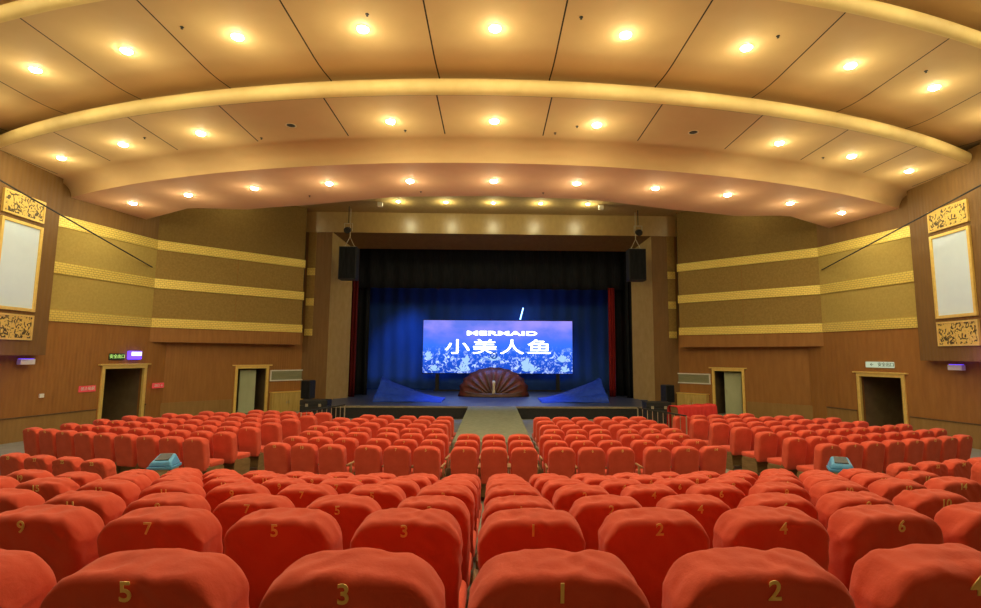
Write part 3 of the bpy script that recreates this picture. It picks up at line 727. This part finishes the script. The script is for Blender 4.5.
# LED wall with the title
r = empty('led_screen', (.34, 31.0, 1.53)); tag(r, 'bright blue screen at the back of the stage showing a white title', 'screen')
MB().box(-4.35, 4.35, .0, .14, 0, 3.05).build('picture', M['led'], r)
MB().box(-4.40, 4.40, .14, .26, -.05, 3.10).build('case', M['black'], r)
MB().box(-3.6, -3.4, .0, .3, -1.02, -.05).box(3.4, 3.6, .0, .3, -1.02, -.05).box(-3.7, 3.7, .02, .28, -1.02, -.95).build('support', M['black'], r)
t = link(D.objects.new('title', text_mesh('小美人鱼', 1.0, M['title'], .01, 'title', 1.12, bold=.006)), r); t.location = (.02, -.015, 1.46); t.rotation_euler = (PI / 2, 0, 0); t.scale = (1.5, .92, 1)
t = link(D.objects.new('title', text_mesh('MERMAID', .42, M['title'], .01, 'title', 1.05, bold=.014)), r); t.location = (.22, -.015, 2.30); t.rotation_euler = (PI / 2, 0, 0); t.scale = (2.2, .82, 1)
# small round mark and coral shapes drawn on the screen
mb = MB()
ringv = [(rr * math.cos(2 * PI * k / 24), -.012, rr * math.sin(2 * PI * k / 24)) for rr in (.13, .20) for k in range(24)]
mb.add(ringv, [(k, (k + 1) % 24, 24 + (k + 1) % 24, 24 + k) for k in range(24)]); 
o = mb.build('round_mark', M['led_ink'], r); o.location = (-.24, -.02, 1.02)
mb = MB(); mb.add([(-.09, -.012, -.06), (-.04, -.012, -.09), (.11, -.012, .09), (.03, -.012, .07)], [(0, 1, 2, 3)]); o = mb.build('round_mark', M['led_ink'], r); o.location = (-.24, -.02, 1.02)
rnd = random.Random(3)
def coral(x, z, w, h, n):
    mb = MB()
    for i in range(n):
        a = PI * (i + .5) / n; cx, cz = math.cos(a) * w * rnd.uniform(.6, 1), math.sin(a) * h * rnd.uniform(.6, 1); q = rnd.uniform(.05, .10)
        mb.add([(-.03, -.012, 0), (.03, -.012, 0), (cx + q, -.012, cz), (cx, -.012, cz + q), (cx - q, -.012, cz)], [(0, 1, 2, 3, 4)])
    o = mb.build('coral_picture', M['led_art'], r); o.location = (x, -.01, z)
for a_ in ((-3.65, .12, .36, .30, 7), (-2.05, .10, .60, .38, 8), (-1.85, .45, .25, .55, 6), (1.65, .10, .35, .85, 9), (2.0, .12, .50, .35, 7), (-4.0, .75, .28, .55, 6), (3.75, .65, .45, .45, 8), (3.9, .08, .30, .40, 6), (-.3, .72, .75, .25, 8)): coral(*a_)
# slim glowing rod standing in for a short light beam above the screen
o = MB().tube([(1.66, 31.6, 4.70), (1.84, 31.6, 5.40)], .035, 8).build('beam_streak', M['tube']); tag(o, 'short slanted streak of blue light above the bright screen', 'lamp')
# shell prop
r = empty('shell_prop', (.1, 27.3, .5)); tag(r, 'brown fan shaped shell prop on stage before the screen', 'stage prop')
mb = MB(); nA, nR = 44, 8
for i in range(nA + 1):
    a = PI * i / nA
    ra = 1 + .035 * math.cos(2 * PI * 11 * i / nA)
    for j in range(nR + 1):
        q = j / nR; x = -math.cos(a) * 1.72 * q * ra; z = math.sin(a) ** .8 * 1.42 * q * (1 if ra > 1 else .985) if a not in (0, PI) else 0
        y = -.55 * math.sqrt(max(0, 1 - q ** 2)) + .06 * math.cos(2 * PI * 11 * i / nA) * q
        mb.v.append((x, y, max(0, z)))
for i in range(nA):
    for j in range(nR): p = i * (nR + 1) + j; mb.f.append((p, p + 1, p + nR + 2, p + nR + 1))
o = mb.build('fan', M['shell_red'], r, smooth=True); md = o.modifiers.new('s', 'SOLIDIFY'); md.thickness = .06; md.offset = 1
mb = MB()
for i in range(11):
    a = PI * (i + .5) / 11
    mb.tube([(-math.cos(a) * 1.66 * q, -.62 * math.sqrt(max(.0, 1 - q ** 2)) - .03, max(.02, math.sin(a) ** .8 * 1.36 * q)) for q in (.12, .3, .5, .7, .85, .97)], [.03, .05, .06, .06, .055, .04], 8)
mb.build('rib', M['shell'], r, smooth=True)
MB().lathe([(1.5, 0), (1.62, .03), (1.58, .16), (1.4, .2)], n=32).build('plinth', M['shell'], r).scale = (1, .5, 1)
MB().lathe([(.10, .18), (.08, .3), (.06, .55), (.09, .75), (.05, .82)], 0, -.78, 12).build('pale_post', base('post_cream', (.75, .62, .35), .5)[0], r, smooth=True)
# blue cloth waves at both sides of the stage
for sd, nm in ((-1, 'left'), (1, 'right')):
    mb = MB(); nx, ny = 40, 14; rnd2 = random.Random(9)
    for i in range(nx + 1):
        t = i / nx; X = sd * (5.2 - 3.0 * t)
        for j in range(ny + 1):
            q = j / ny; hgt = .98 * (1 - t) ** 1.45 + .05
            z = .515 + hgt * (q ** .8) + (.06 * math.sin(10 * q + 5 * t) * (1 - t) + .035 * math.sin(17 * q - 9 * t)) * (1 - q ** 4)
            mb.v.append((X, 23.7 + 1.9 * q + .12 * math.sin(11 * t + 3 * q), max(.515, z)))
    for i in range(nx):
        for j in range(ny): p = i * (ny + 1) + j; mb.f.append((p, p + 1, p + ny + 2, p + ny + 1))
    o = mb.build('wave_cloth', M['blue_cloth'], smooth=True); md = o.modifiers.new('s', 'SOLIDIFY'); md.thickness = .03; md.offset = 1
    tag(o, 'blue cloth draped as a wave at the %s side of the stage' % nm, 'cloth')

# hung loudspeakers with rig and lamp
for sd, nm, x, zt, zb in ((-1, 'left', -6.66, 7.5, 5.98), (1, 'right', 6.72, 7.55, 6.06)):
    r = empty('hanging_loudspeaker', (x, 24.4, zb)); tag(r, 'black loudspeaker cabinet hung high at the %s edge of the stage opening' % nm, 'loudspeaker')
    h = zt - zb
    MB().box(-.40, .40, -.3, .3, 0, h).build('cabinet', M['black'], r, bevel=.02)
    MB().box(-.36, .36, -.315, -.3, .04, h - .04).build('grille', M['drape'], r)
    MB().box(-.3, .3, -.02, .02, h, h + .06).tube([(-.25, 0, h), (0, 0, h + .5)], .015).tube([(.25, 0, h), (0, 0, h + .5)], .015).tube([(0, 0, h + .5), (0, 0, hD + EYE - zb)], .02).build('hanger', M['steel'], r)
    l = empty('rigged_spotlight', (x + .02, 24.0, zt + .75)); tag(l, 'stage spotlight clamped on the drop rod above the %s hung loudspeaker' % nm, 'spotlight')
    MB().tube([(0, -.22, -.08), (0, .0, .0), (0, .2, .06)], [.15, .14, .09], 14).build('barrel', M['black'], l, smooth=False)
    MB().box(-.19, -.17, -.04, .04, -.05, .3).box(.17, .19, -.04, .04, -.05, .3).box(-.19, .19, -.04, .04, .28, .31).build('yoke', M['steel'], l)
    MB().lathe([(.02, .31), (.02, hD + EYE - zt - .75)], n=8).build('drop_rod', M['black'], l)

# floor loudspeakers, road cases, railings, red draped barrier
for sd, nm, x, y, zt, zb in ((-1, 'left', -7.75, 22.0 + .9, 1.48, .72), (1, 'right', 7.55, 22.9, 1.36, .62)):
    r = empty('loudspeaker', (x, y, zb), sd * .3); tag(r, 'black loudspeaker beside the %s air grille at the stage corner' % nm, 'loudspeaker')
    MB().box(-.22, .22, -.2, .2, 0, zt - zb).build('cabinet', M['black'], r, bevel=.03)
    MB().box(-.19, .19, -.215, -.2, .03, zt - zb - .03).build('grille', M['drape'], r)
    q = empty('speaker_stand', (x, y, 0)); tag(q, 'short stand under the loudspeaker at the %s stage corner' % nm, 'stand')
    MB().lathe([(.2, 0), (.2, .02), (.03, .04), (.03, zb - .03), (.15, zb - .02), (.15, zb)], n=14).build('pole', M['black'], q)
for sd, nm, x, y, w, zt in ((-1, 'left', -6.85, 21.2, .52, .82), (1, 'right', 6.35, 20.6, .48, .84)):
    r = empty('road_case', (x, y, 0)); tag(r, 'low black equipment case on the floor beside the %s railing' % nm, 'case')
    MB().box(-w, w, -.3, .3, .06, zt - .2).build('body', M['black'], r, bevel=.02)
    MB().box(-w - .005, w + .005, -.305, .305, zt - .19, zt).build('lid', M['black'], r, bevel=.02)
    for s in (-1, 1):
        for t in (-1, 1): MB().box(s * (w - .08) - .03, s * (w - .08) + .03, t * .22 - .03, t * .22 + .03, 0, .06).build('foot', M['steel'], r)
    for s in (-1, 1): MB().box(s * .25 - .05, s * .25 + .05, -.315, -.3, zt - .25, zt - .14).build('latch', M['steel'], r)
for nm, p, q in (('left', (-4.62, 17.1), (-5.22, 14.95)), ('right', (4.50, 16.5), (5.22, 14.35))):
    p, q = Vector(p), Vector(q); r = empty('railing', (p.x, p.y, 0)); tag(r, 'low metal railing with upright bars at the front of the %s aisle' % nm, 'railing')
    d = q - p
    MB().tube([(0, 0, 1.0), (d.x, d.y, 1.0)], .022).build('top_rail', M['black'], r)
    MB().tube([(0, 0, .12), (d.x, d.y, .12)], .018).build('bottom_rail', M['steel'], r)
    for i in range(10):
        t = i / 9; w = .02 if i in (0, 9) else .011
        MB().tube([(d.x * t, d.y * t, 0 if i in (0, 9) else .12), (d.x * t, d.y * t, 1.0)], w).build('post' if i in (0, 9) else 'baluster', M['steel'], r)
r = empty('draped_barrier', (6.15, 16.35, 0), .5); tag(r, 'bright red cloth draped over a long barrier beside the right railing', 'barrier')
mb = MB(); nx = 36
for i in range(nx + 1):
    t = i / nx; x = -.86 + 1.72 * t; f = .02 * math.sin(2 * PI * 9 * t)
    for (y, z) in ((-.24 + f, .30), (-.22 + f, .7), (-.19 + f * .5, 1.05), (-.15, 1.10), (.15, 1.10 + .01 * math.sin(20 * t)), (.19 + f * .5, 1.05), (.22 + f, .7), (.24 + f, .30)): mb.v.append((x, y, z))
for i in range(nx):
    for j in range(7): p = i * 8 + j; mb.f.append((p, p + 1, p + 9, p + 8))
o = mb.build('cloth', M['red_cloth'], r, smooth=True); md = o.modifiers.new('s', 'SOLIDIFY'); md.thickness = .012; md.offset = 1
MB().box(-.8, .8, -.13, .13, .98, 1.09).box(-.78, -.7, -.13, .13, 0, .98).box(.7, .78, -.13, .13, 0, .98).build('frame', M['wood'], r)

# ------------------------------------------------------------------ stage lights (hung out of view above the border)
def spot(name, loc, to, col, w, size, blend=.6, rad=.2):
    l = D.lights.new(name, 'SPOT'); l.color = col; l.energy = w; l.spot_size = size; l.spot_blend = blend; l.shadow_soft_size = rad
    o = D.objects.new(name, l); C.objects.link(o); o.location = loc
    o.rotation_euler = (Vector(to) - Vector(loc)).to_track_quat('-Z', 'Y').to_euler(); return o
spot('stage_spot_blue', (-3.6, 29.5, 7.5), (-5.6, 32.2, 2.3), (.09, .32, 1.0), 900, .80, 1.0, .4)
spot('stage_spot_blue', (-4.5, 26.8, 8.7), (-4.8, 24.5, .5), (.06, .18, 1.0), 220, .8)
spot('stage_spot_blue', (4.5, 26.8, 8.7), (4.8, 24.5, .5), (.06, .18, 1.0), 220, .8)
spot('stage_spot_blue', (0, 26.8, 8.7), (0, 24.3, .5), (.10, .28, 1.0), 3200, .9)
for x, z, p in ((-3.4, 2.4, 26), (-1.2, 3.7, 26), (1.6, 3.7, 26), (4.0, 2.4, 22)):      # unseen fills added behind the screen for its hazy blue glow
    l = D.lights.new('backdrop_fill', 'POINT'); l.color = (.04, .26, 1.0); l.energy = p; l.shadow_soft_size = .15
    o = link(D.objects.new('backdrop_fill', l)); o.location = (x, 31.55, z)
spot('stage_spot_red', (7.6, 26.8, 6.0), (6.2, 27.3, 2.5), (1.0, .12, .08), 26, 1.1)

# ------------------------------------------------------------------ world and view
w = D.worlds.new('world'); bpy.context.scene.world = w; w.use_nodes = True
w.node_tree.nodes['Background'].inputs[0].default_value = (.05, .04, .03, 1); w.node_tree.nodes['Background'].inputs[1].default_value = .1
sc = bpy.context.scene
sc.view_settings.view_transform = 'Standard'; sc.view_settings.look = 'None'; sc.view_settings.exposure = 0.08; sc.view_settings.gamma = 1; sc.view_settings.use_curve_mapping = False
sc.cycles.use_denoising = True
sc.cycles.max_bounces = 10; sc.cycles.diffuse_bounces = 6
sc.cycles.sample_clamp_indirect = 6.0
